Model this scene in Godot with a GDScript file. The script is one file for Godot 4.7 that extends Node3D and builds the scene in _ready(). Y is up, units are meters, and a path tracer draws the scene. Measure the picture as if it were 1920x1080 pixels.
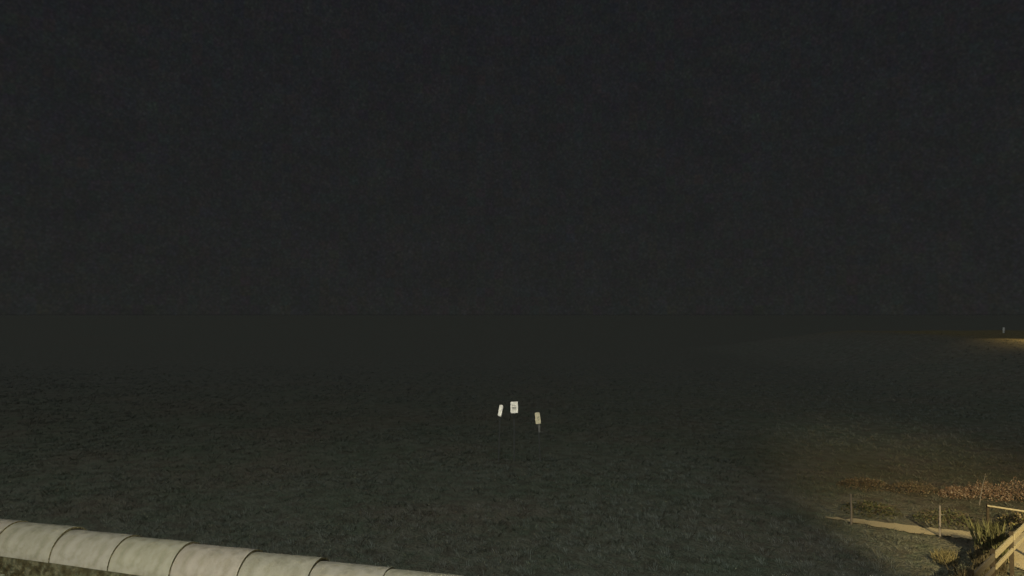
extends Node3D

var rng := RandomNumberGenerator.new()
var taken := {}
var relief := FastNoiseLite.new()
var patches := FastNoiseLite.new()
var M := {}


# ---------------------------------------------------------------- naming
func numbered(called: String) -> String:
	if not taken.has(called):
		taken[called] = 0
		return called
	taken[called] += 1
	return "%s_%03d" % [called, taken[called]]


func tag(o: Node3D, label: String, category: String, group := "") -> Node3D:
	o.set_meta("label", label)
	if category:
		o.set_meta("category", category)
	if group:
		o.set_meta("group", group)
	return o


func thing(called: String, label: String, category: String, at: Vector3, turn := 0.0, group := "") -> Node3D:
	var o := Node3D.new()
	o.name = numbered(called)
	add_child(o)
	o.position = at
	o.rotation.y = turn
	tag(o, label, category, group)
	return o


func part(called: String, mesh: Mesh, mat: Material, parent: Node3D, t := Transform3D()) -> MeshInstance3D:
	var o := MeshInstance3D.new()
	o.name = called
	o.mesh = mesh
	o.material_override = mat
	parent.add_child(o, true)
	o.transform = t
	return o


func structure(called: String, mesh: Mesh, mat: Material) -> MeshInstance3D:
	var o := part(numbered(called), mesh, mat, self)
	o.set_meta("kind", "structure")
	return o


# ---------------------------------------------------------------- shapes
func start() -> SurfaceTool:
	var st := SurfaceTool.new()
	st.begin(Mesh.PRIMITIVE_TRIANGLES)
	st.set_smooth_group(-1)
	return st


func tri(st: SurfaceTool, a: Vector3, b: Vector3, c: Vector3) -> void:
	st.add_vertex(a)
	st.add_vertex(b)
	st.add_vertex(c)


func quad(st: SurfaceTool, a: Vector3, b: Vector3, c: Vector3, d: Vector3) -> void:
	tri(st, a, b, c)
	tri(st, a, c, d)


func done(st: SurfaceTool) -> ArrayMesh:
	st.generate_normals()
	return st.commit()


# a box with chamfered long edges, its long axis along x
func beam(st: SurfaceTool, size: Vector3, t := Transform3D(), bevel := 0.006) -> void:
	var h := size * 0.5
	var b := minf(bevel, minf(h.y, h.z) * 0.5)
	var ring := [Vector2(-h.z + b, h.y), Vector2(h.z - b, h.y), Vector2(h.z, h.y - b), Vector2(h.z, -h.y + b), Vector2(h.z - b, -h.y), Vector2(-h.z + b, -h.y), Vector2(-h.z, -h.y + b), Vector2(-h.z, h.y - b)]
	var n := ring.size()
	for i in n:
		var p: Vector2 = ring[i]
		var q: Vector2 = ring[(i + 1) % n]
		quad(st, t * Vector3(-h.x, p.y, p.x), t * Vector3(h.x, p.y, p.x), t * Vector3(h.x, q.y, q.x), t * Vector3(-h.x, q.y, q.x))
	for i in range(1, n - 1):
		tri(st, t * Vector3(h.x, ring[0].y, ring[0].x), t * Vector3(h.x, ring[i + 1].y, ring[i + 1].x), t * Vector3(h.x, ring[i].y, ring[i].x))
		tri(st, t * Vector3(-h.x, ring[0].y, ring[0].x), t * Vector3(-h.x, ring[i].y, ring[i].x), t * Vector3(-h.x, ring[i + 1].y, ring[i + 1].x))


func beam_mesh(size: Vector3, bevel := 0.006) -> ArrayMesh:
	var st := start()
	beam(st, size, Transform3D(), bevel)
	return done(st)


# a beam between two points
func span(a: Vector3, b: Vector3, high: float, thick: float) -> ArrayMesh:
	var x := (b - a).normalized()
	var z := x.cross(Vector3.UP).normalized()
	var st := start()
	beam(st, Vector3(a.distance_to(b), high, thick), Transform3D(Basis(x, z.cross(x), z), (a + b) * 0.5))
	return done(st)


func tube(st: SurfaceTool, points: Array, radii: Array, sides := 8) -> void:
	var rings := []
	for i in points.size():
		var along: Vector3 = (points[mini(i + 1, points.size() - 1)] - points[maxi(i - 1, 0)]).normalized()
		var u := along.cross(Vector3.RIGHT if absf(along.x) < 0.8 else Vector3.UP).normalized()
		var v := along.cross(u)
		var ring := []
		for k in sides:
			ring.append(points[i] + (u * cos(TAU * k / sides) + v * sin(TAU * k / sides)) * radii[i])
		rings.append(ring)
	st.set_smooth_group(1)
	for i in rings.size() - 1:
		for k in sides:
			var l := (k + 1) % sides
			quad(st, rings[i][k], rings[i][l], rings[i + 1][l], rings[i + 1][k])
	st.set_smooth_group(-1)
	for k in range(1, sides - 1):
		tri(st, rings[0][0], rings[0][k + 1], rings[0][k])
		var e: Array = rings[-1]
		tri(st, e[0], e[k], e[k + 1])


func tube_mesh(points: Array, radii: Array, sides := 8) -> ArrayMesh:
	var st := start()
	tube(st, points, radii, sides)
	return done(st)


# a rounded plate in the xy plane, facing +z
func plate(w: float, h: float, r: float, d: float) -> ArrayMesh:
	var rim := []
	for c in 4:
		var cx := (w * 0.5 - r) * (1.0 if c in [0, 3] else -1.0)
		var cy := (h * 0.5 - r) * (1.0 if c < 2 else -1.0)
		for k in 5:
			var a := PI * 0.5 * (c + k / 4.0)
			rim.append(Vector2(cx + r * cos(a), cy + r * sin(a)))
	var st := start()
	var n := rim.size()
	for i in n:
		var p: Vector2 = rim[i]
		var q: Vector2 = rim[(i + 1) % n]
		tri(st, Vector3(0, 0, d * 0.5), Vector3(q.x, q.y, d * 0.5), Vector3(p.x, p.y, d * 0.5))
		tri(st, Vector3(0, 0, -d * 0.5), Vector3(p.x, p.y, -d * 0.5), Vector3(q.x, q.y, -d * 0.5))
		quad(st, Vector3(p.x, p.y, d * 0.5), Vector3(q.x, q.y, d * 0.5), Vector3(q.x, q.y, -d * 0.5), Vector3(p.x, p.y, -d * 0.5))
	return done(st)


# ---------------------------------------------------------------- materials
func noise(frequency: float, octaves: int, ramp: Array, seed_ := 1, size := 512, bump := false) -> NoiseTexture2D:
	var n := FastNoiseLite.new()
	n.seed = seed_
	n.frequency = frequency
	n.fractal_octaves = octaves
	var t := NoiseTexture2D.new()
	t.width = size
	t.height = size
	t.seamless = true
	t.noise = n
	if bump:
		t.as_normal_map = true
		t.bump_strength = 6.0
	elif ramp:
		var g := Gradient.new()
		g.offsets = PackedFloat32Array(ramp.map(func(r): return r[0]))
		g.colors = PackedColorArray(ramp.map(func(r): return r[1]))
		t.color_ramp = g
	return t


func lin(r: float, g: float, b: float) -> Color:
	return Color(r, g, b).linear_to_srgb()


func grey(v: float) -> Color:
	return Color(v, v, v)


func stone(c: Color, rough: float, tex: Texture2D, scale: float, normal: Texture2D = null, depth := 1.0) -> StandardMaterial3D:
	var m := StandardMaterial3D.new()
	m.albedo_color = c
	m.roughness = rough
	m.metallic_specular = 0.3
	if tex:
		m.albedo_texture = tex
		m.uv1_triplanar = true
		m.uv1_scale = Vector3.ONE * scale
	if normal:
		m.normal_enabled = true
		m.normal_texture = normal
		m.normal_scale = depth
		m.uv1_triplanar = true
		m.uv1_scale = Vector3.ONE * scale
	return m


func sheeting(c: Color, rough: float, tex: Texture2D) -> StandardMaterial3D:
	var m := stone(c, rough, tex, 2.0)
	m.metallic = 1.0
	m.metallic_specular = 0.5
	return m


func leafy(c: Color) -> StandardMaterial3D:
	var m := StandardMaterial3D.new()
	m.albedo_color = c
	m.roughness = 0.85
	m.metallic_specular = 0.2
	m.vertex_color_use_as_albedo = true
	m.cull_mode = BaseMaterial3D.CULL_DISABLED
	m.backlight_enabled = true
	m.backlight = Color(0.25, 0.25, 0.25)
	return m


func glow(c: Color, e: float) -> StandardMaterial3D:
	var m := StandardMaterial3D.new()
	m.albedo_color = Color(0.9, 0.9, 0.88)
	m.emission_enabled = true
	m.emission = c
	m.emission_energy_multiplier = e
	return m


func materials() -> void:
	var soft := noise(0.02, 5, [[0.0, grey(0.70)], [0.5, grey(0.86)], [1.0, Color.WHITE]], 3)
	var mottle := noise(0.03, 5, [[0.0, Color(0.62, 0.60, 0.52)], [0.35, Color(0.82, 0.80, 0.74)], [0.6, Color(0.93, 0.92, 0.87)], [1.0, Color(1, 0.99, 0.97)]], 5)
	var blotch := noise(0.012, 4, [[0.0, Color(0.76, 0.74, 0.68)], [0.38, Color(0.89, 0.88, 0.83)], [0.6, Color(0.95, 0.94, 0.91)], [1.0, Color(1, 1, 0.97)]], 6)
	var lichen := noise(0.045, 5, [[0.0, Color(0.45, 0.42, 0.33)], [0.4, Color(0.62, 0.60, 0.48)], [0.58, Color(0.72, 0.76, 0.70)], [0.72, Color(0.9, 0.9, 0.82)], [1.0, Color.WHITE]], 8)
	var bumps := noise(0.05, 5, [], 4, 512, true)
	var grit := noise(0.16, 3, [[0.0, Color(0.60, 0.56, 0.50)], [0.5, Color(0.84, 0.83, 0.80)], [1.0, Color.WHITE]], 9)
	M.grit = grit
	M.bumps = bumps
	for k in 4:
		var tone: Color = [lin(0.250, 0.248, 0.222), lin(0.240, 0.24, 0.208), lin(0.262, 0.250, 0.226), lin(0.248, 0.25, 0.21)][k]
		M["ridge%d" % k] = stone(tone, 0.9, blotch, 1.9, bumps, 0.3)
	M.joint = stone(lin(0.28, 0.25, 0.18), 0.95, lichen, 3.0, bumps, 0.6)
	M.mortar = stone(lin(0.115, 0.108, 0.076), 0.95, lichen, 0.7, bumps, 1.2)
	for k in 5:
		var tone: Color = [lin(0.095, 0.088, 0.062), lin(0.115, 0.10, 0.075), lin(0.11, 0.125, 0.125), lin(0.085, 0.10, 0.06), lin(0.26, 0.27, 0.23)][k]
		M["slate%d" % k] = stone(tone, 0.9, lichen, 1.3, bumps, 0.8)
	M.render = stone(lin(0.42, 0.39, 0.33), 0.95, mottle, 0.5, bumps, 0.3)
	M.wood = stone(lin(0.50, 0.46, 0.36), 0.8, noise(0.02, 5, [[0.0, Color(0.66, 0.62, 0.55)], [0.5, Color(0.86, 0.84, 0.78)], [1.0, Color.WHITE]], 12), 1.0, bumps, 0.3)
	M.wood.uv1_scale = Vector3(1.2, 6.0, 1.2)
	M.shadedwood = stone(lin(0.17, 0.15, 0.12), 0.9, soft, 2.0, bumps, 0.6)
	M.darkwood = stone(lin(0.07, 0.055, 0.038), 0.9, soft, 2.0, bumps, 0.6)
	M.greypost = stone(lin(0.26, 0.23, 0.21), 0.85, soft, 3.0, bumps, 0.5)
	M.steel = stone(lin(0.15, 0.155, 0.14), 0.6, soft, 2.0)
	M.galvanised = stone(lin(0.40, 0.41, 0.39), 0.5, soft, 3.0)
	M.white = stone(lin(0.80, 0.80, 0.75), 0.6, soft, 1.5)
	# reflective sheeting: a metallic sheen that throws the lamp back
	M.sheet = sheeting(lin(0.90, 0.90, 0.84), 0.315, soft)
	M.face = sheeting(lin(0.86, 0.86, 0.79), 0.315, soft)
	M.worn = sheeting(lin(0.84, 0.82, 0.69), 0.35, mottle)
	M.dullsheet = sheeting(lin(0.6, 0.6, 0.58), 0.48, soft)
	M.print = stone(lin(0.25, 0.25, 0.22), 0.7, null, 1.0)
	M.sand = stone(lin(0.62, 0.53, 0.36), 0.95, grit, 0.9, bumps, 0.8)
	M.sand.uv1_world_triplanar = true
	M.black = stone(lin(0.03, 0.03, 0.03), 0.5, null, 1.0)
	M.leaf = leafy(Color.WHITE)
	var g := stone(Color.WHITE, 0.95, grit, 0.22, bumps, 1.0)
	g.uv1_world_triplanar = true
	g.vertex_color_use_as_albedo = true
	# broad patchiness of the plain, grass against bare earth
	g.detail_enabled = true
	g.detail_blend_mode = BaseMaterial3D.BLEND_MODE_MUL
	g.detail_uv_layer = BaseMaterial3D.DETAIL_UV_2
	g.detail_albedo = noise(0.22, 4, [[0.0, Color(0.74, 0.72, 0.70)], [0.35, Color(0.86, 0.82, 0.79)], [0.47, Color(0.84, 0.88, 0.83)], [0.56, Color(0.92, 0.90, 0.86)], [1.0, Color.WHITE]], 17, 1024)
	g.uv2_triplanar = true
	g.uv2_world_triplanar = true
	g.uv2_scale = Vector3.ONE * 0.006
	g.albedo_color = Color.WHITE
	M.ground = g


# ---------------------------------------------------------------- ground
func smooth(a: float, b: float, x: float) -> float:
	var t := clampf((x - a) / (b - a), 0.0, 1.0)
	return t * t * (3.0 - 2.0 * t)


func height(x: float, z: float) -> float:
	var flat := smooth(2.0, 6.0, Vector2(maxf(absf(x - 12.5) - 3.0, 0.0), maxf(absf(z + 18.5) - 2.0, 0.0)).length())
	var y := relief.get_noise_2d(x * 3.0, z * 3.0) * 0.10 * flat * smooth(1500.0, 200.0, absf(z))
	var rise := 2.5 + 1.25 * smooth(-62.0, -84.0, z) + 0.12 * relief.get_noise_2d(x * 1.3, z * 1.3)
	y += rise * smooth(30.0, 48.0, x + 3.0 * relief.get_noise_2d(7.0, z)) * smooth(-44.0, -60.0, z) * smooth(-150.0, -100.0, z) * smooth(180.0, 110.0, x)
	return y


func ground_tone(x: float, z: float) -> Color:
	var a := patches.get_noise_2d(x, z) * 0.5 + 0.5
	var b := patches.get_noise_2d(x * 2.7 + 91.0, z * 2.7) * 0.5 + 0.5
	var c := Color(0.160, 0.176, 0.152).lerp(Color(0.176, 0.172, 0.148), smooth(0.4, 0.75, a)).lerp(Color(0.138, 0.166, 0.134), smooth(0.45, 0.8, b) * 0.8)
	c *= lerpf(1.5, 1.0, smooth(14.0, 45.0, -z))  # nearer ground lightened: the brightness gradient is painted into the tone
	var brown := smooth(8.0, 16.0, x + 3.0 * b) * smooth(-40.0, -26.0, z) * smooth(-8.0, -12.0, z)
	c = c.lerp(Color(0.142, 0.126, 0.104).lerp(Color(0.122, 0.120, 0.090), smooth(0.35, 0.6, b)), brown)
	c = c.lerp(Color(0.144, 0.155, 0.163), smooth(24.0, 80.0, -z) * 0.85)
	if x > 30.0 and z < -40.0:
		c = c.lerp(Color(0.172, 0.160, 0.146), smooth(38.0, 54.0, x) * smooth(-40.0, -52.0, z) * smooth(-150.0, -100.0, z) * smooth(160.0, 100.0, x))  # dim glow on the far slope, painted into its tone
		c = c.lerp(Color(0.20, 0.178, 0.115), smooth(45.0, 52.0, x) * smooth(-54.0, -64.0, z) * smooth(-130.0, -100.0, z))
	c.a = 1.0
	return c


func axis(inner_from: float, inner_to: float, step: float, lo: float, hi: float) -> PackedFloat32Array:
	var out := PackedFloat32Array()
	var below := []
	var v := inner_from
	var s := step
	while v > lo:
		s *= 1.16
		v = maxf(v - s, lo)
		below.push_front(v)
	for b in below:
		out.append(b)
	v = inner_from
	while v <= inner_to:
		out.append(v)
		v += step
	s = step
	v = out[-1]
	while v < hi:
		s *= 1.16
		v = minf(v + s, hi)
		out.append(v)
	return out


func build_ground() -> void:
	var xs := axis(-26.0, 72.0, 0.6, -6000.0, 6000.0)
	var zs := axis(-108.0, 2.0, 0.6, -7000.0, 400.0)
	var st := SurfaceTool.new()
	st.begin(Mesh.PRIMITIVE_TRIANGLES)
	for z in zs:
		for x in xs:
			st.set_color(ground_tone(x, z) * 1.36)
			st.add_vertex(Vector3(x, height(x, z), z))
	var w := xs.size()
	for j in zs.size() - 1:
		for i in w - 1:
			var a := j * w + i
			for k in [a, a + 1, a + w + 1, a, a + w + 1, a + w]:
				st.add_index(k)
	st.generate_normals()
	structure("ground", st.commit(), M.ground)


func path_outline() -> PackedVector2Array:
	var rough := [[9.2, -21.92], [9.6, -21.8], [10.0, -21.62], [10.75, -21.32], [11.56, -20.84], [12.2, -20.55], [12.8, -20.42], [14.0, -20.35], [16.5, -19.9], [19.0, -18.6],
		[18.6, -15.2], [15.5, -15.4], [13.6, -16.2], [12.5, -16.9], [11.9, -17.5], [12.2, -18.6], [12.6, -19.6], [12.0, -19.9], [11.3, -20.08], [10.67, -20.58], [9.9, -21.15]]
	var out := PackedVector2Array()
	for i in rough.size():
		var a := Vector2(rough[i][0], rough[i][1])
		var b := Vector2(rough[(i + 1) % rough.size()][0], rough[(i + 1) % rough.size()][1])
		var n := maxi(1, int(a.distance_to(b) / 0.12))
		for k in n:
			var p := a.lerp(b, float(k) / n)
			out.append(p + Vector2(relief.get_noise_2d(p.x * 60.0, p.y * 60.0), relief.get_noise_2d(p.y * 60.0, p.x * 60.0 + 50.0)) * 0.20)
	return out


func build_path(outline: PackedVector2Array) -> void:
	var st := start()
	var idx := Geometry2D.triangulate_polygon(outline)
	for k in range(0, idx.size(), 3):
		var p := [outline[idx[k]], outline[idx[k + 1]], outline[idx[k + 2]]]
		if (p[1] - p[0]).cross(p[2] - p[0]) < 0.0:
			p.reverse()
		tri(st, Vector3(p[0].x, 0.025, p[0].y), Vector3(p[1].x, 0.025, p[1].y), Vector3(p[2].x, 0.025, p[2].y))
	structure("path", done(st), M.sand)


# ---------------------------------------------------------------- plants
func blade(st: SurfaceTool, at: Vector3, lean: Vector3, high: float, wide: float, c: Color) -> void:
	var side := lean.cross(Vector3.UP).normalized() * wide * 0.5
	if side.length() < 0.0001:
		side = Vector3(wide * 0.5, 0, 0)
	var mid := at + Vector3(0, high * 0.6, 0) + lean * 0.4
	var tip := at + Vector3(0, high, 0) + lean
	st.set_color(c)
	tri(st, at - side, mid, at + side)
	tri(st, at - side * 0.6, tip, mid + side * 0.5)


func tuft_mesh(blades: int, spread: float, high: float, wide: float) -> ArrayMesh:
	var st := start()
	for i in blades:
		var a := rng.randf() * TAU
		var out := Vector3(cos(a), 0, sin(a))
		var v := rng.randf_range(0.6, 1.2)
		blade(st, out * spread * sqrt(rng.randf()), out * high * rng.randf_range(0.15, 0.8), high * rng.randf_range(0.5, 1.1), wide, Color(v, v, v))
	return done(st)


func scatter(called: String, label: String, category: String, mesh: Mesh, spots: Array, colors: Array) -> void:
	var mm := MultiMesh.new()
	mm.transform_format = MultiMesh.TRANSFORM_3D
	mm.use_colors = true
	mm.mesh = mesh
	mm.instance_count = spots.size()
	for i in spots.size():
		mm.set_instance_transform(i, spots[i])
		mm.set_instance_color(i, colors[i])
	var o := MultiMeshInstance3D.new()
	o.name = numbered(called)
	o.multimesh = mm
	o.material_override = M.leaf
	add_child(o)
	tag(o, label, category)
	o.set_meta("kind", "stuff")


func place(x: float, z: float, s: float, tall := 1.0) -> Transform3D:
	return Transform3D(Basis(Vector3.UP, rng.randf() * TAU).scaled(Vector3(s, s * tall, s)), Vector3(x, height(x, z) - 0.01, z))


func build_grass(outline: PackedVector2Array, shed: Transform3D) -> void:
	var spots := []
	var colors := []
	var back := shed.affine_inverse()
	for i in 60000:
		var z := -lerpf(9.0, 95.0, pow(rng.randf(), 0.95))
		var x := rng.randf_range(-0.80, 0.80) * -z
		if Geometry2D.is_point_in_polygon(Vector2(x, z), outline) and rng.randf() > 0.07:
			continue
		var l := back * Vector3(x, shed.origin.y, z)
		if absf(l.z) < 2.6 and absf(l.x) < 8.0:
			continue
		var density := patches.get_noise_2d(x * 1.9 + 40.0, z * 1.9) * 0.5 + 0.5
		if rng.randf() > (smooth(0.2, 0.7, density) * 0.8 + 0.2) * smooth(95.0, 45.0, -z):
			continue
		spots.append(place(x, z, rng.randf_range(0.6, 1.35), rng.randf_range(0.7, 1.25)))
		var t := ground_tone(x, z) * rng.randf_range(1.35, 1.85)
		var dry := rng.randf()
		if dry > 0.82:
			t = Color(0.29, 0.28, 0.22) * rng.randf_range(0.8, 1.25)
		elif dry < 0.2:
			t = Color(0.20, 0.225, 0.175) * rng.randf_range(0.8, 1.25)
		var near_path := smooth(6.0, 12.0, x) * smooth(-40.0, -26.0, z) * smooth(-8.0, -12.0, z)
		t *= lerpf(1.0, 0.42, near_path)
		t.a = 1.0
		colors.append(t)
	scatter("rough_grass", "rough short grass and low weeds covering the dark ground", "grass", tuft_mesh(9, 0.10, 0.13, 0.016), spots, colors)


func bush_mesh(w: float, h: float, leaves: int, size: float, tones: Array) -> Array:
	var twigs := start()
	var foliage := start()
	for i in 14:
		var a := rng.randf() * TAU
		var out := Vector3(cos(a) * w * 0.45, h * rng.randf_range(0.5, 0.95), sin(a) * w * 0.4) * rng.randf_range(0.7, 1.0)
		twigs.set_color(Color(0.13, 0.10, 0.07))
		tube(twigs, [Vector3(out.x * 0.1, -0.03, out.z * 0.1), out * 0.5 + Vector3(0, h * 0.05, 0), out], [0.012, 0.008, 0.003], 4)
	for i in leaves:
		var a := rng.randf() * TAU
		var r := pow(rng.randf(), 0.6)
		var dome := sqrt(maxf(0.05, 1.0 - r * r))
		var lump := 0.75 + 0.35 * relief.get_noise_2d(cos(a) * 60.0 * r + w * 200.0, sin(a) * 60.0 * r)
		var p := Vector3(cos(a) * r * w * 0.5, h * dome * rng.randf_range(0.25, 1.0) * lump, sin(a) * r * w * 0.42)
		var n := Vector3(rng.randf_range(-1, 1), rng.randf_range(-0.4, 1), rng.randf_range(-1, 1)).normalized()
		var u := n.cross(Vector3(rng.randf_range(-1, 1), rng.randf_range(-1, 1), 0.3)).normalized() * size * rng.randf_range(0.5, 1.2)
		var v := n.cross(u) * 0.45
		var c: Color = tones[rng.randi() % tones.size()] * rng.randf_range(0.7, 1.3)
		c.a = 1.0
		foliage.set_color(c)
		tri(foliage, p - u, p + v, p + u)
		tri(foliage, p - u, p + u, p - v)
	return [done(twigs), done(foliage)]


func bush(called: String, label: String, category: String, x: float, z: float, w: float, h: float, leaves: int, size: float, tones: Array, group := "") -> void:
	var o := thing(called, label, category, Vector3(x, height(x, z), z), rng.randf_range(-0.4, 0.4), group)
	var m := bush_mesh(w, h, leaves, size, tones)
	part("twigs", m[0], M.leaf, o)
	part("foliage", m[1], M.leaf, o).set_meta("kind", "stuff")


# ---------------------------------------------------------------- things
func sign_post(called: String, label: String, at: Vector3, top: float, lean: float, wide: float, tilt: float, centre: Vector3, mat: Material) -> Node3D:
	var o := thing(called, label, "sign", at, 0.0)
	var l := Basis(Vector3.BACK, lean)
	# steel channel post: web and two flanges
	var st := start()
	beam(st, Vector3(top + 0.3, 0.05, 0.004), Transform3D(l * Basis(Vector3.BACK, PI * 0.5), l * Vector3(0, top * 0.5 - 0.15, 0)))
	for s in [-1.0, 1.0]:
		beam(st, Vector3(top + 0.3, 0.004, 0.028), Transform3D(l * Basis(Vector3.BACK, PI * 0.5), l * Vector3(s * 0.027, top * 0.5 - 0.15, -0.014)))
	part("post", done(st), M.galvanised, o)
	var b := Basis(Vector3.BACK, tilt) * Basis(Vector3.RIGHT, deg_to_rad(-8.0)) * Basis(Vector3.UP, -0.03)
	var panel := part("panel", plate(wide, 0.457, minf(0.035, wide * 0.3), 0.004), mat, o, Transform3D(b, centre - at))
	for s in [-1.0, 1.0]:
		part("bolt", tube_mesh([Vector3(0, s * 0.19, 0), Vector3(0, s * 0.19, 0.008)], [0.007, 0.006], 6), M.galvanised, panel)
	return o


func printed(panel: Node3D, rows: Array) -> void:
	# printed rows too small to read
	var st := start()
	for row in rows:
		for k in int(row[1]):
			var each: float = row[3] / row[1]
			beam(st, Vector3(each * 0.82, row[2], 0.001), Transform3D(Basis(Vector3.BACK, row[4]), Vector3((k - (row[1] - 1) * 0.5) * each + row[5], row[0], 0.0035)), 0.0)
	part("printed_rows", done(st), M.print, panel)


func build_signs() -> void:
	var y := height(0.1, -30.2)
	var o := sign_post("upright_sign", "white upright rectangular sign facing the camera, middle of the three in the field", Vector3(0.09, y, -30.04), 2.40 - y, 0.0, 0.30, 0.0, Vector3(0.09, 2.22, -30.0), M.sheet)
	var panel: Node3D = o.get_node("panel")
	part("printed_field", plate(0.23, 0.375, 0.02, 0.002), M.face, panel, Transform3D(Basis(), Vector3(0, 0, 0.0032))).set_meta("label", "pale grey field inside the white border")
	var st := start()
	for row in [[0.07, 3, 0.022], [-0.025, 2, 0.06], [-0.10, 3, 0.02]]:
		for k in int(row[1]):
			var each: float = 0.17 / row[1]
			beam(st, Vector3(each * 0.82, row[2], 0.001), Transform3D(Basis(), Vector3((k - (row[1] - 1) * 0.5) * each, row[0], 0.0052)), 0.0)
	part("printed_rows", done(st), M.print, panel)
	sign_post("slanted_sign", "narrow white sign leaning to the right, left of the upright sign", Vector3(-0.55, y, -30.04), 2.26 - y, -0.035, 0.145, -0.17, Vector3(-0.47, 2.09, -30.0), M.sheet)
	o = sign_post("weathered_sign", "dull yellowish narrow sign leaning left with an added plate for the lit post below it, lowest of the three", Vector3(1.16, y, -30.04), 1.96 - y, 0.055, 0.205, 0.09, Vector3(1.05, 1.78, -30.0), M.worn)
	printed(o.get_node("panel"), [[0.03, 1, 0.03, 0.13, 0.7, 0.02], [-0.06, 1, 0.025, 0.09, 0.7, 0.03]])
	var small := part("lit_post_plate", plate(0.075, 0.31, 0.012, 0.003), M.dullsheet, o, Transform3D(Basis(Vector3.BACK, 0.06) * Basis(Vector3.RIGHT, deg_to_rad(-8.0)), Vector3(-0.05, 1.37 - y, 0.05)))  # added plate, stands in for a lit stretch of the post
	small.set_meta("label", "narrow added plate standing in for the lit post under the sign")


func build_railing() -> void:
	var d := Vector3(0.7035, 0, -0.7107)
	var a := Vector3(9.24, 0, -14.71)
	var o := thing("wooden_railing", "pale two rail wooden railing beside the lit sandy path", "railing", a)
	var side := Vector3(-d.z, 0, d.x)  # towards the path
	var stops := [-0.35, 1.44, 3.24, 5.02, 6.8]
	for s in stops:
		var p: Vector3 = d * s
		var st := start()
		beam(st, Vector3(1.40, 0.085, 0.085), Transform3D(Basis(Vector3(0, 1, 0), side, d).orthonormalized(), p + Vector3(0, 0.31, 0) - side * 0.035), 0.01)
		part("post", done(st), M.darkwood, o)
	for i in stops.size() - 1:
		var p: Vector3 = d * (stops[i] + 0.075)
		var q: Vector3 = d * (stops[i + 1] - 0.075)
		var m: Material = M.shadedwood if i == 0 else M.wood  # first span darker: shade painted into its boards
		for r in [[0.88, 0.135], [0.62, 0.085]]:
			var b := part("top_rail" if r[0] > 0.8 else "lower_rail", span(p + Vector3(0, r[0] + rng.randf_range(-0.006, 0.006), 0), q + Vector3(0, r[0] + rng.randf_range(-0.006, 0.006), 0), r[1], 0.045), m, o)
			if i == 0:
				b.set_meta("label", "board with shade painted into its colour")


func build_fences() -> void:
	var a := Vector3(11.52, 0, -19.92)
	var b := Vector3(9.72, 0, -21.18)
	for k in 2:
		var at := a if k == 0 else b
		var o := thing("fence_post", ["thin grey fence post standing in front of the lit sandy path", "faint thin fence post further left, behind the dim end of the path"][k], "fence post", at, 0.0, "thin fence posts along the sandy path")
		part("shaft", tube_mesh([Vector3(0, -0.3, 0), Vector3(0.01, 0.4, 0), Vector3(0.015 - 0.02 * k, 0.86, 0)], [0.032, 0.03, 0.027], 7), M.greypost, o)
		part("wire_clip", tube_mesh([Vector3(0.02, 0.62, 0.032), Vector3(0.13, 0.615, 0.03)], [0.006, 0.004], 5), M.galvanised, o)
	var w := thing("fence_wire", "thin slack wire between the two fence posts", "wire", a + Vector3(0, 0.62, 0))
	var pts := []
	var rad := []
	for k in 9:
		var t := k / 8.0
		pts.append((b - a) * t - Vector3(0, 0.10 * (1.0 - pow(2.0 * t - 1.0, 2.0)), 0))
		rad.append(0.003)
	part("strand", tube_mesh(pts, rad, 4), M.steel, w)
	# the single rail at the right
	var s := Vector3(12.98, 0, -20.13)
	var e := Vector3(14.75, 0, -18.52)
	var r := thing("pole_rail", "thin pale pole rail above the path, sloping towards the right edge", "rail", s)
	part("pole", tube_mesh([Vector3(-0.05, 0.805, 0.045), (e - s) * 0.5 + Vector3(0, 0.79, 0), e - s + Vector3(0.05, 0.80, -0.045)], [0.024, 0.026, 0.027], 8), M.wood, r)
	for p in [Vector3(0.02, 0, -0.06), e - s + Vector3(0, 0, -0.1)]:
		part("post", tube_mesh([p - Vector3(0, 0.3, 0), p + Vector3(0, 0.84, 0)], [0.045, 0.04], 7), M.darkwood, r)


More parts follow.
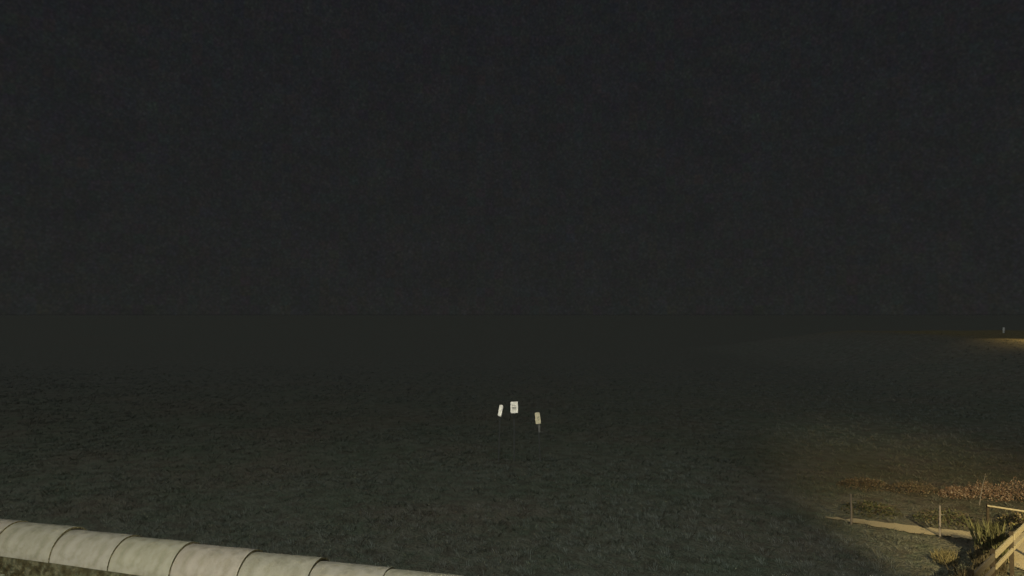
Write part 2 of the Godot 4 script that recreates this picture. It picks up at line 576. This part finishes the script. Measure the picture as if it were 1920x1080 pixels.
func build_plants() -> void:
	var rust := [Color(0.19, 0.115, 0.078), Color(0.22, 0.15, 0.10), Color(0.14, 0.095, 0.065), Color(0.30, 0.24, 0.18)]
	var olive := [Color(0.13, 0.12, 0.05), Color(0.16, 0.13, 0.07), Color(0.10, 0.10, 0.05), Color(0.22, 0.17, 0.10)]
	var green := [Color(0.075, 0.082, 0.040), Color(0.09, 0.088, 0.048), Color(0.06, 0.065, 0.034), Color(0.12, 0.10, 0.06)]
	var rows := [
		[16.5, -23.9, 1.7, 0.85, "bright rust coloured dry bush cut by the right edge, above the pole rail"],
		[15.55, -24.2, 1.5, 0.66, "rust coloured dry bush above the left half of the pole rail"],
		[14.6, -24.3, 1.1, 0.45, "low reddish bush left of the brighter rust coloured ones"],
		[13.55, -24.9, 1.7, 0.44, "dim brown bush above the right fence post"],
		[12.2, -25.6, 1.9, 0.36, "dark brown low bush, leftmost of the row beyond the path"]]
	for i in rows.size():
		var r: Array = rows[i]
		bush("dry_bush", r[4], "bush", r[0], r[1], r[2], r[3], 1500, 0.032, rust if i < 3 else [Color(0.11, 0.075, 0.05), Color(0.13, 0.10, 0.065), Color(0.08, 0.07, 0.04), Color(0.16, 0.13, 0.09)], "dry bushes in a row beyond the path")
	bush("green_shrub", "tall thin olive shrub just behind the railing, in front of the lit path's end", "shrub", 11.7, -18.1, 0.8, 1.0, 700, 0.04, green)
	bush("dark_scrub", "dark scrub between the right fence post and the shrub", "scrub", 12.45, -21.3, 1.7, 0.50, 800, 0.045, green)
	bush("dark_scrub", "dark scrub behind the lit path, left of the right fence post", "scrub", 10.9, -22.4, 1.7, 0.42, 800, 0.045, green)
	bush("dark_scrub", "dark scrub under the pole rail at the right edge", "scrub", 14.6, -21.0, 1.5, 0.48, 800, 0.045, olive)
	# tall grass in front of the railing, one clump
	var o := thing("grass_clump", "pale dry grass clump in the dim grass below the lit path", "grass clump", Vector3(10.46, height(10.46, -17.93), -17.93))
	var st := start()
	for i in 300:
		var a := rng.randf() * TAU
		var out := Vector3(cos(a), 0, sin(a))
		var b := rng.randf() * TAU
		blade(st, out * 0.26 * sqrt(rng.randf()), Vector3(cos(b), 0, sin(b)) * rng.randf_range(0.02, 0.18), rng.randf_range(0.12, 0.34), 0.008, Color(0.22, 0.19, 0.10) * rng.randf_range(0.6, 1.1))
	part("blades", done(st), M.leaf, o).set_meta("kind", "stuff")
	# upright weeds along the far side of the railing
	var weeds := [
		[11.78, -18.2, 0.32, 0.92, 380, Color(0.105, 0.105, 0.052), "tall upright olive grass stems around the olive shrub behind the railing"],
		[11.15, -17.3, 0.34, 0.52, 260, Color(0.090, 0.076, 0.048), "brown upright weeds behind the railing's middle post, nearer than the olive shrub"],
		[10.2, -16.4, 0.42, 0.42, 260, Color(0.085, 0.072, 0.048), "low brown weeds behind the pale end of the grey railing board"],
		[9.25, -15.75, 0.50, 0.38, 260, Color(0.075, 0.072, 0.045), "dim low weeds behind the grey railing board at the bottom edge"],
		[12.45, -19.05, 0.28, 0.45, 220, Color(0.110, 0.095, 0.062), "short brown stems where the pale pole rail starts"]]
	for w in weeds:
		o = thing("weed_clump", w[6], "weeds", Vector3(w[0], height(w[0], w[1]), w[1]), 0.0, "upright weeds behind the railing")
		st = start()
		for i in int(w[4] * 1.7):
			var a := rng.randf() * TAU
			var out := Vector3(cos(a), 0, sin(a))
			var high: float = w[3] * rng.randf_range(0.35, 1.12)
			var b := rng.randf() * TAU
			blade(st, out * w[2] * sqrt(rng.randf()), Vector3(cos(b), 0, sin(b)) * high * rng.randf_range(0.02, 0.25) * (2.0 if rng.randf() < 0.15 else 1.0), high, 0.006, w[5] * rng.randf_range(0.5, 1.5))
		part("stems", done(st), M.leaf, o).set_meta("kind", "stuff")
	o = thing("leaning_stalk", "single leaning plant stalk rising above the rust coloured bushes", "plant", Vector3(14.75, height(14.75, -23.3), -23.3))
	part("stalk", tube_mesh([Vector3(0, 0, 0), Vector3(0.07, 0.45, 0), Vector3(0.23, 0.98, -0.02)], [0.014, 0.011, 0.006], 5), M.greypost, o)
	st = start()
	for k in 9:
		var t := 0.3 + 0.08 * k
		st.set_color(Color(0.20, 0.18, 0.10))
		blade(st, Vector3(0.23 * t * t, 0.98 * t, 0), Vector3(0.09 * (1 if k % 2 else -1), 0, 0.03), 0.07, 0.02, Color(0.2, 0.18, 0.1))
	part("leaves", done(st), M.leaf, o)


func flood(called: String, label: String, at: Vector3, aim: Vector3, col: Color, energy: float, cone: float) -> Node3D:
	var o := thing(called, label, "lamp", at)
	var way := (aim - at).normalized()
	var b := Basis.looking_at(way)
	var head := part("lamp_head", beam_mesh(Vector3(0.32, 0.22, 0.12), 0.02), M.steel, o, Transform3D(b, Vector3.ZERO))
	part("lamp_lens", beam_mesh(Vector3(0.26, 0.16, 0.01), 0.003), glow(col, 4.0), head, Transform3D(Basis(), Vector3(0, 0, -0.067)))
	var l := SpotLight3D.new()
	l.name = "flood_light"
	l.light_color = col
	l.light_energy = energy
	l.light_size = 0.1
	l.spot_angle = cone
	l.spot_angle_attenuation = 1.0
	l.spot_range = 90.0
	l.spot_attenuation = 2.0
	l.shadow_enabled = true
	o.add_child(l)
	l.transform = Transform3D(b, way * 0.13)
	return o


func street_lamp(label: String, at: Vector3, high: float, aim: Vector3, col: Color, energy: float, cone: float) -> void:
	var o := thing("street_lamp", label, "lamp post", at)
	part("pole", tube_mesh([Vector3(0, -0.4, 0), Vector3(0, high * 0.5, 0), Vector3(0, high + 0.05, 0)], [0.075, 0.06, 0.05], 10), M.steel, o)
	part("base_plate", beam_mesh(Vector3(0.3, 0.04, 0.3)), M.steel, o, Transform3D(Basis(), Vector3(0, 0.03, 0)))
	flood("flood_lamp", "warm floodlight on top of the distant street lamp's pole", at + Vector3(-0.1, high + 0.14, 0.08), aim, col, energy, cone)


# one half round ridge tile, from 0 to long along x, wider at its open end
func ridge_tile(variant: int) -> Array:
	var long := 0.465
	var n := 22
	var steps := 6
	var rings := []
	var inner := []
	for i in steps + 1:
		var t := float(i) / steps
		var r := lerpf(0.1545, 0.1650, t)
		var a := []
		var b := []
		for k in n + 1:
			var f := lerpf(0.07, PI - 0.07, float(k) / n)
			var wob := 1.0 + 0.012 * relief.get_noise_2d(k * 9.0 + variant * 400.0, i * 14.0)
			a.append(Vector3(t * long, sin(f) * r * wob, -cos(f) * r * wob * 0.99))
			b.append(Vector3(t * long, sin(f) * (r - 0.010), -cos(f) * (r - 0.010)))
		rings.append(a)
		inner.append(b)
	var st := start()
	st.set_smooth_group(1)
	for i in steps:
		for k in n:
			quad(st, rings[i][k], rings[i][k + 1], rings[i + 1][k + 1], rings[i + 1][k])
	st.set_smooth_group(2)
	for i in steps:
		for k in n:
			quad(st, inner[i][k], inner[i + 1][k], inner[i + 1][k + 1], inner[i][k + 1])
	st.set_smooth_group(-1)
	for i in steps:
		for k in [0, n]:
			quad(st, rings[i][k], rings[i + 1][k], inner[i + 1][k], inner[i][k])
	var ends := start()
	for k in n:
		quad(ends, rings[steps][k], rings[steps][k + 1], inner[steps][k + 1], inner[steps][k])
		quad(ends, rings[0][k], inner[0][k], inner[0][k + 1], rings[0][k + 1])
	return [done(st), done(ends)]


func build_outbuilding() -> Transform3D:
	# the ridge line in the world: its axis passes through these two points
	var p := Vector3(-3.19, 4.561, -4.6)
	var q := Vector3(-0.22, 4.461, -3.85)
	var d := (q - p).normalized()
	var flat := Vector3(d.x, 0, d.z).normalized()
	var toward := Vector3(-flat.z, 0, flat.x)
	if toward.z < 0.0:
		toward = -toward
	var o := thing("outbuilding", "low outbuilding whose pale ridge tiles cross the bottom left corner", "building", Vector3(p.x, 0, p.z), atan2(-flat.z, flat.x))
	var tilt := atan2(d.y, Vector2(d.x, d.z).length())
	var from := -6.0
	var to := 5.2
	var half := 2.4
	var slope := deg_to_rad(30.0)
	var apex: float = p.y + 0.02
	# walls
	var eaves := apex - half * tan(slope) - 0.12
	var mid := (from + to) * 0.5
	for s in [-1.0, 1.0]:
		var wall := start()
		beam(wall, Vector3(to - from - 0.3, eaves + 0.5, 0.22), Transform3D(Basis(), Vector3(mid, (eaves - 0.5) * 0.5, s * (half - 0.25))))
		part("wall", done(wall), M.render, o)
		wall = start()
		beam(wall, Vector3(2.0 * half - 0.72, eaves + 0.5, 0.22), Transform3D(Basis(Vector3.UP, PI * 0.5), Vector3(mid + s * ((to - from) * 0.5 - 0.262), (eaves - 0.5) * 0.5, 0)))
		part("wall", done(wall), M.render, o)
	for s in [-1.0, 1.0]:
		var gable := start()
		var x: float = mid + s * ((to - from) * 0.5 - 0.262)
		var w := half - 0.2
		var a := [Vector3(x - 0.1, eaves + 0.003, -w), Vector3(x - 0.1, eaves + 0.003, w), Vector3(x - 0.1, eaves + w * tan(slope) - 0.12, 0)]
		var b := a.map(func(v): return v + Vector3(0.2, 0, 0))
		tri(gable, a[0], a[2], a[1])
		tri(gable, b[0], b[1], b[2])
		quad(gable, a[0], b[0], b[2], a[2])
		quad(gable, a[2], b[2], b[1], a[1])
		quad(gable, a[0], a[1], b[1], b[0])
		part("gable", done(gable), M.render, o)
	var roof := part("roof", ArrayMesh.new(), M.slate0, o, Transform3D(Basis(Vector3.BACK, tilt), Vector3(0, p.y, 0)))
	# deck boards under the tiles: the roof's own mesh
	var deck := start()
	for s in [-1.0, 1.0]:
		var b := Basis(Vector3.RIGHT, s * slope)
		beam(deck, Vector3(to - from, 0.04, half / cos(slope)), Transform3D(b, Vector3(mid, -0.045, 0) + b * Vector3(0, 0, s * half / cos(slope) * 0.5)))
	roof.mesh = done(deck)
	# flat roof tiles, rows of them down both slopes
	var tile := beam_mesh(Vector3(0.236, 0.016, 0.33), 0.004)
	var rest := start()
	for s in [1.0, -1.0]:
		for row in 10:
			for col in int((to - from) / 0.24):
				var at := Vector3(from + 0.12 + 0.24 * col + (0.12 if row % 2 else 0.0), 0.0, s * (0.13 + 0.27 * row + 0.165))
				if at.x > to - 0.1:
					continue
				var b := Basis(Vector3.RIGHT, s * slope)
				var lift := Basis(Vector3.RIGHT, -s * 0.05 + rng.randf_range(-0.008, 0.008)) * Basis(Vector3.UP, rng.randf_range(-0.012, 0.012))
				var t := Transform3D(b * lift, Vector3(0, -0.02, 0) + b * (at + Vector3(0, 0.012 + rng.randf_range(0.0, 0.006), 0)))
				if s > 0.0 and row < 6:
					part("roof_tile", tile, M["slate%d" % ([0, 1, 2, 3, 0, 1, 3, 4][rng.randi() % 8])], roof, t)
				else:
					rest.append_from(tile, 0, t)
	var r := part("roof_tiles", rest.commit(), M.slate0, roof)
	r.set_meta("kind", "stuff")
	# rough mortar under the ridge tiles, both sides
	var bed := start()
	bed.set_smooth_group(1)
	for s in [-1.0, 1.0]:
		var last := []
		for i in int((to - from) / 0.03):
			var x := from + 0.03 * i
			var n1 := relief.get_noise_2d(x * 60.0, s * 10.0)
			var n2 := relief.get_noise_2d(x * 90.0, s * 10.0 + 40.0)
			var ring := [Vector3(x, 0.035, s * 0.125), Vector3(x, 0.012 + 0.006 * n1, s * (0.151 + 0.005 * n2)), Vector3(x, -0.015 + 0.010 * n2, s * (0.154 + 0.012 * n1)), Vector3(x, -0.055 + 0.01 * n1, s * (0.163 + 0.02 * n2)), Vector3(x, -0.13, s * 0.16)]
			if last:
				for k in ring.size() - 1:
					if s > 0.0:
						quad(bed, last[k], ring[k], ring[k + 1], last[k + 1])
					else:
						quad(bed, last[k], last[k + 1], ring[k + 1], ring[k])
			last = ring
	part("mortar", done(bed), M.mortar, roof)
	# ridge tiles, each lapping over the next one to the right
	var shapes := [ridge_tile(0), ridge_tile(1), ridge_tile(2)]
	var at := 0.13 - 0.413 * 15
	var k := 0
	while at < to - 0.2:
		var sh: Array = shapes[k % 3]
		var b := Basis(Vector3.RIGHT, rng.randf_range(-0.03, 0.03)) * Basis(Vector3.BACK, 0.010 + rng.randf_range(-0.003, 0.003)) * Basis(Vector3.UP, rng.randf_range(-0.008, 0.008))
		var ridge := part("ridge_tile", sh[0], M["ridge%d" % ((k * 7 + 1) % 4)], roof, Transform3D(b, Vector3(at - 0.465, 0.0 + rng.randf_range(-0.003, 0.003), 0)))
		# the darker open ends are the tile's second surface
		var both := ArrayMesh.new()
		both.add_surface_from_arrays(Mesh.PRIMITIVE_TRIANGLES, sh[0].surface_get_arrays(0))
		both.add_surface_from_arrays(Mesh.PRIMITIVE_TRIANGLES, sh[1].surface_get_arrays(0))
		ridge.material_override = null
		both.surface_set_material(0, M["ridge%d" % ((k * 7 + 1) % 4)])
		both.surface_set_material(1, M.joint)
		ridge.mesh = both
		at += 0.413 + rng.randf_range(-0.008, 0.008)
		k += 1
	return o.transform


func build_house() -> void:
	# the house that the camera looks out from, behind it
	var o := thing("house", "rendered house behind the camera with a round wall lamp", "house", Vector3(0, 0, 0.75))
	part("wall", beam_mesh(Vector3(24.0, 10.6, 0.3), 0.02), M.render, o, Transform3D(Basis(), Vector3(0, 4.8, 0)))
	part("roof", beam_mesh(Vector3(24.6, 0.18, 1.2), 0.03), M.slate0, o, Transform3D(Basis(), Vector3(0, 10.25, 0.2)))
	var at := Vector3(-1.6, 6.9, 0.38)
	var lamp := thing("wall_lamp", "round glowing wall lamp on the house behind the camera", "lamp", at)
	part("back_plate", tube_mesh([Vector3(0, 0, 0.22), Vector3(0, 0, 0.16)], [0.12, 0.12], 14), M.steel, lamp)
	part("arm", tube_mesh([Vector3(0, 0, 0.16), Vector3(0, 0, 0.08)], [0.03, 0.03], 8), M.steel, lamp)
	var s := SphereMesh.new()
	s.radius = 0.10
	s.height = 0.20
	s.radial_segments = 16
	s.rings = 8
	part("bulb", s, glow(Color(1, 0.95, 0.82), 5.0), lamp)
	var l := OmniLight3D.new()
	l.name = "bulb_light"
	l.light_color = Color(1, 0.985, 0.93)
	l.light_energy = 27.0
	l.light_size = 0.09
	l.omni_range = 60.0
	l.omni_attenuation = 2.0
	l.shadow_enabled = true
	lamp.add_child(l)


func build_flood() -> void:
	var lamp := flood("flood_lamp", "warm floodlight high on the house behind the camera", Vector3(10.0, 8.8, 0.42), Vector3(13.9, 0, -17.7), Color(1.0, 0.91, 0.68), 930.0, 15.9)
	part("bracket", beam_mesh(Vector3(0.06, 0.18, 0.16)), M.steel, lamp, Transform3D(Basis(), Vector3(0, 0.02, 0.13)))


func build_sky() -> void:
	# faint night cloud with image grain and colour blotches added, the same all round
	var tile := Image.create(512, 512, false, Image.FORMAT_RGB8)
	var n := FastNoiseLite.new()
	n.seed = 21
	n.frequency = 0.02
	n.fractal_octaves = 4
	var wide := n.get_seamless_image(512, 512)
	var bytes := PackedByteArray()
	bytes.resize(512 * 512 * 3)
	var src := wide.get_data()
	var coarse := PackedFloat32Array()
	for i in 64 * 64 * 3:
		coarse.append(rng.randfn(0.0, 1.0))
	for i in 512 * 512:
		var q := ((i / 512) / 8 * 64 + (i % 512) / 8) * 3
		var v: float = 105.0 + (src[i] - 128) * 0.12 + rng.randfn(0.0, 28.0)
		for c in 3:
			bytes[i * 3 + c] = int(clampf(v + coarse[q + c] * 6.0 + rng.randfn(0.0, 8.0), 0.0, 255.0))
	tile.set_data(512, 512, false, Image.FORMAT_RGB8, bytes)
	var cover := Image.create(4096, 2048, false, Image.FORMAT_RGB8)
	for j in 4:
		for i in 8:
			cover.blit_rect(tile, Rect2i(0, 0, 512, 512), Vector2i(i * 512, j * 512))
	var sky := ProceduralSkyMaterial.new()
	sky.sky_top_color = lin(0.0070, 0.0076, 0.0097)
	sky.sky_horizon_color = lin(0.0123, 0.0131, 0.0120)
	sky.sky_curve = 0.25
	sky.sky_energy_multiplier = 1.0
	sky.ground_bottom_color = lin(0.0123, 0.0131, 0.0120)
	sky.ground_horizon_color = lin(0.0123, 0.0131, 0.0120)
	sky.ground_energy_multiplier = 1.0
	sky.sky_cover = ImageTexture.create_from_image(cover)
	sky.sky_cover_modulate = Color(1, 1, 1, 0.026)
	var e := Environment.new()
	e.background_mode = Environment.BG_SKY
	e.sky = Sky.new()
	e.sky.sky_material = sky
	e.tonemap_mode = Environment.TONE_MAPPER_LINEAR
	e.tonemap_exposure = 1.0
	e.sdfgi_enabled = true
	e.ssao_enabled = true
	e.ssil_enabled = true
	var w := WorldEnvironment.new()
	w.name = "world_environment"
	w.environment = e
	add_child(w)


func _ready() -> void:
	rng.seed = 7
	var cam := Camera3D.new()
	cam.name = "camera"
	cam.fov = 42.996
	cam.position = Vector3(0, 6, 0)
	cam.rotation.x = deg_to_rad(2.0886)
	cam.near = 0.05
	cam.far = 12000.0
	cam.current = true
	add_child(cam)
	build_sky()
	var moon := DirectionalLight3D.new()
	moon.name = "moon_light"
	moon.light_color = Color(0.96, 0.985, 0.97)
	moon.light_energy = 0.19
	moon.light_angular_distance = 14.0
	moon.sky_mode = DirectionalLight3D.SKY_MODE_LIGHT_ONLY
	moon.shadow_enabled = true
	moon.rotation = Vector3(deg_to_rad(-58.0), deg_to_rad(-70.0), 0)
	add_child(moon)

	relief.seed = 11
	relief.frequency = 0.05
	relief.fractal_octaves = 4
	patches.seed = 5
	patches.frequency = 0.09
	patches.fractal_octaves = 4
	materials()
	build_ground()
	var outline := path_outline()
	build_path(outline)
	var shed := build_outbuilding()
	build_house()
	build_flood()
	build_signs()
	build_railing()
	build_fences()
	build_plants()
	var far_lamp := Vector3(57.0, height(57.0, -77.0), -77.0)
	street_lamp("distant street lamp on the rise, outside the right edge", far_lamp, 5.0, far_lamp + Vector3(-3.6, 0, 2.6), Color(1.0, 0.86, 0.58), 60.0, 38.0)
	var post := thing("marker_post", "tiny white marker post on the distant rise above the lit grass", "post", Vector3(61.8, height(61.8, -92.0), -92.0))
	part("shaft", tube_mesh([Vector3(0, -0.3, 0), Vector3(0, 0.66, 0), Vector3(0, 0.70, 0)], [0.13, 0.13, 0.08], 8), M.white, post)
	build_grass(outline, shed)
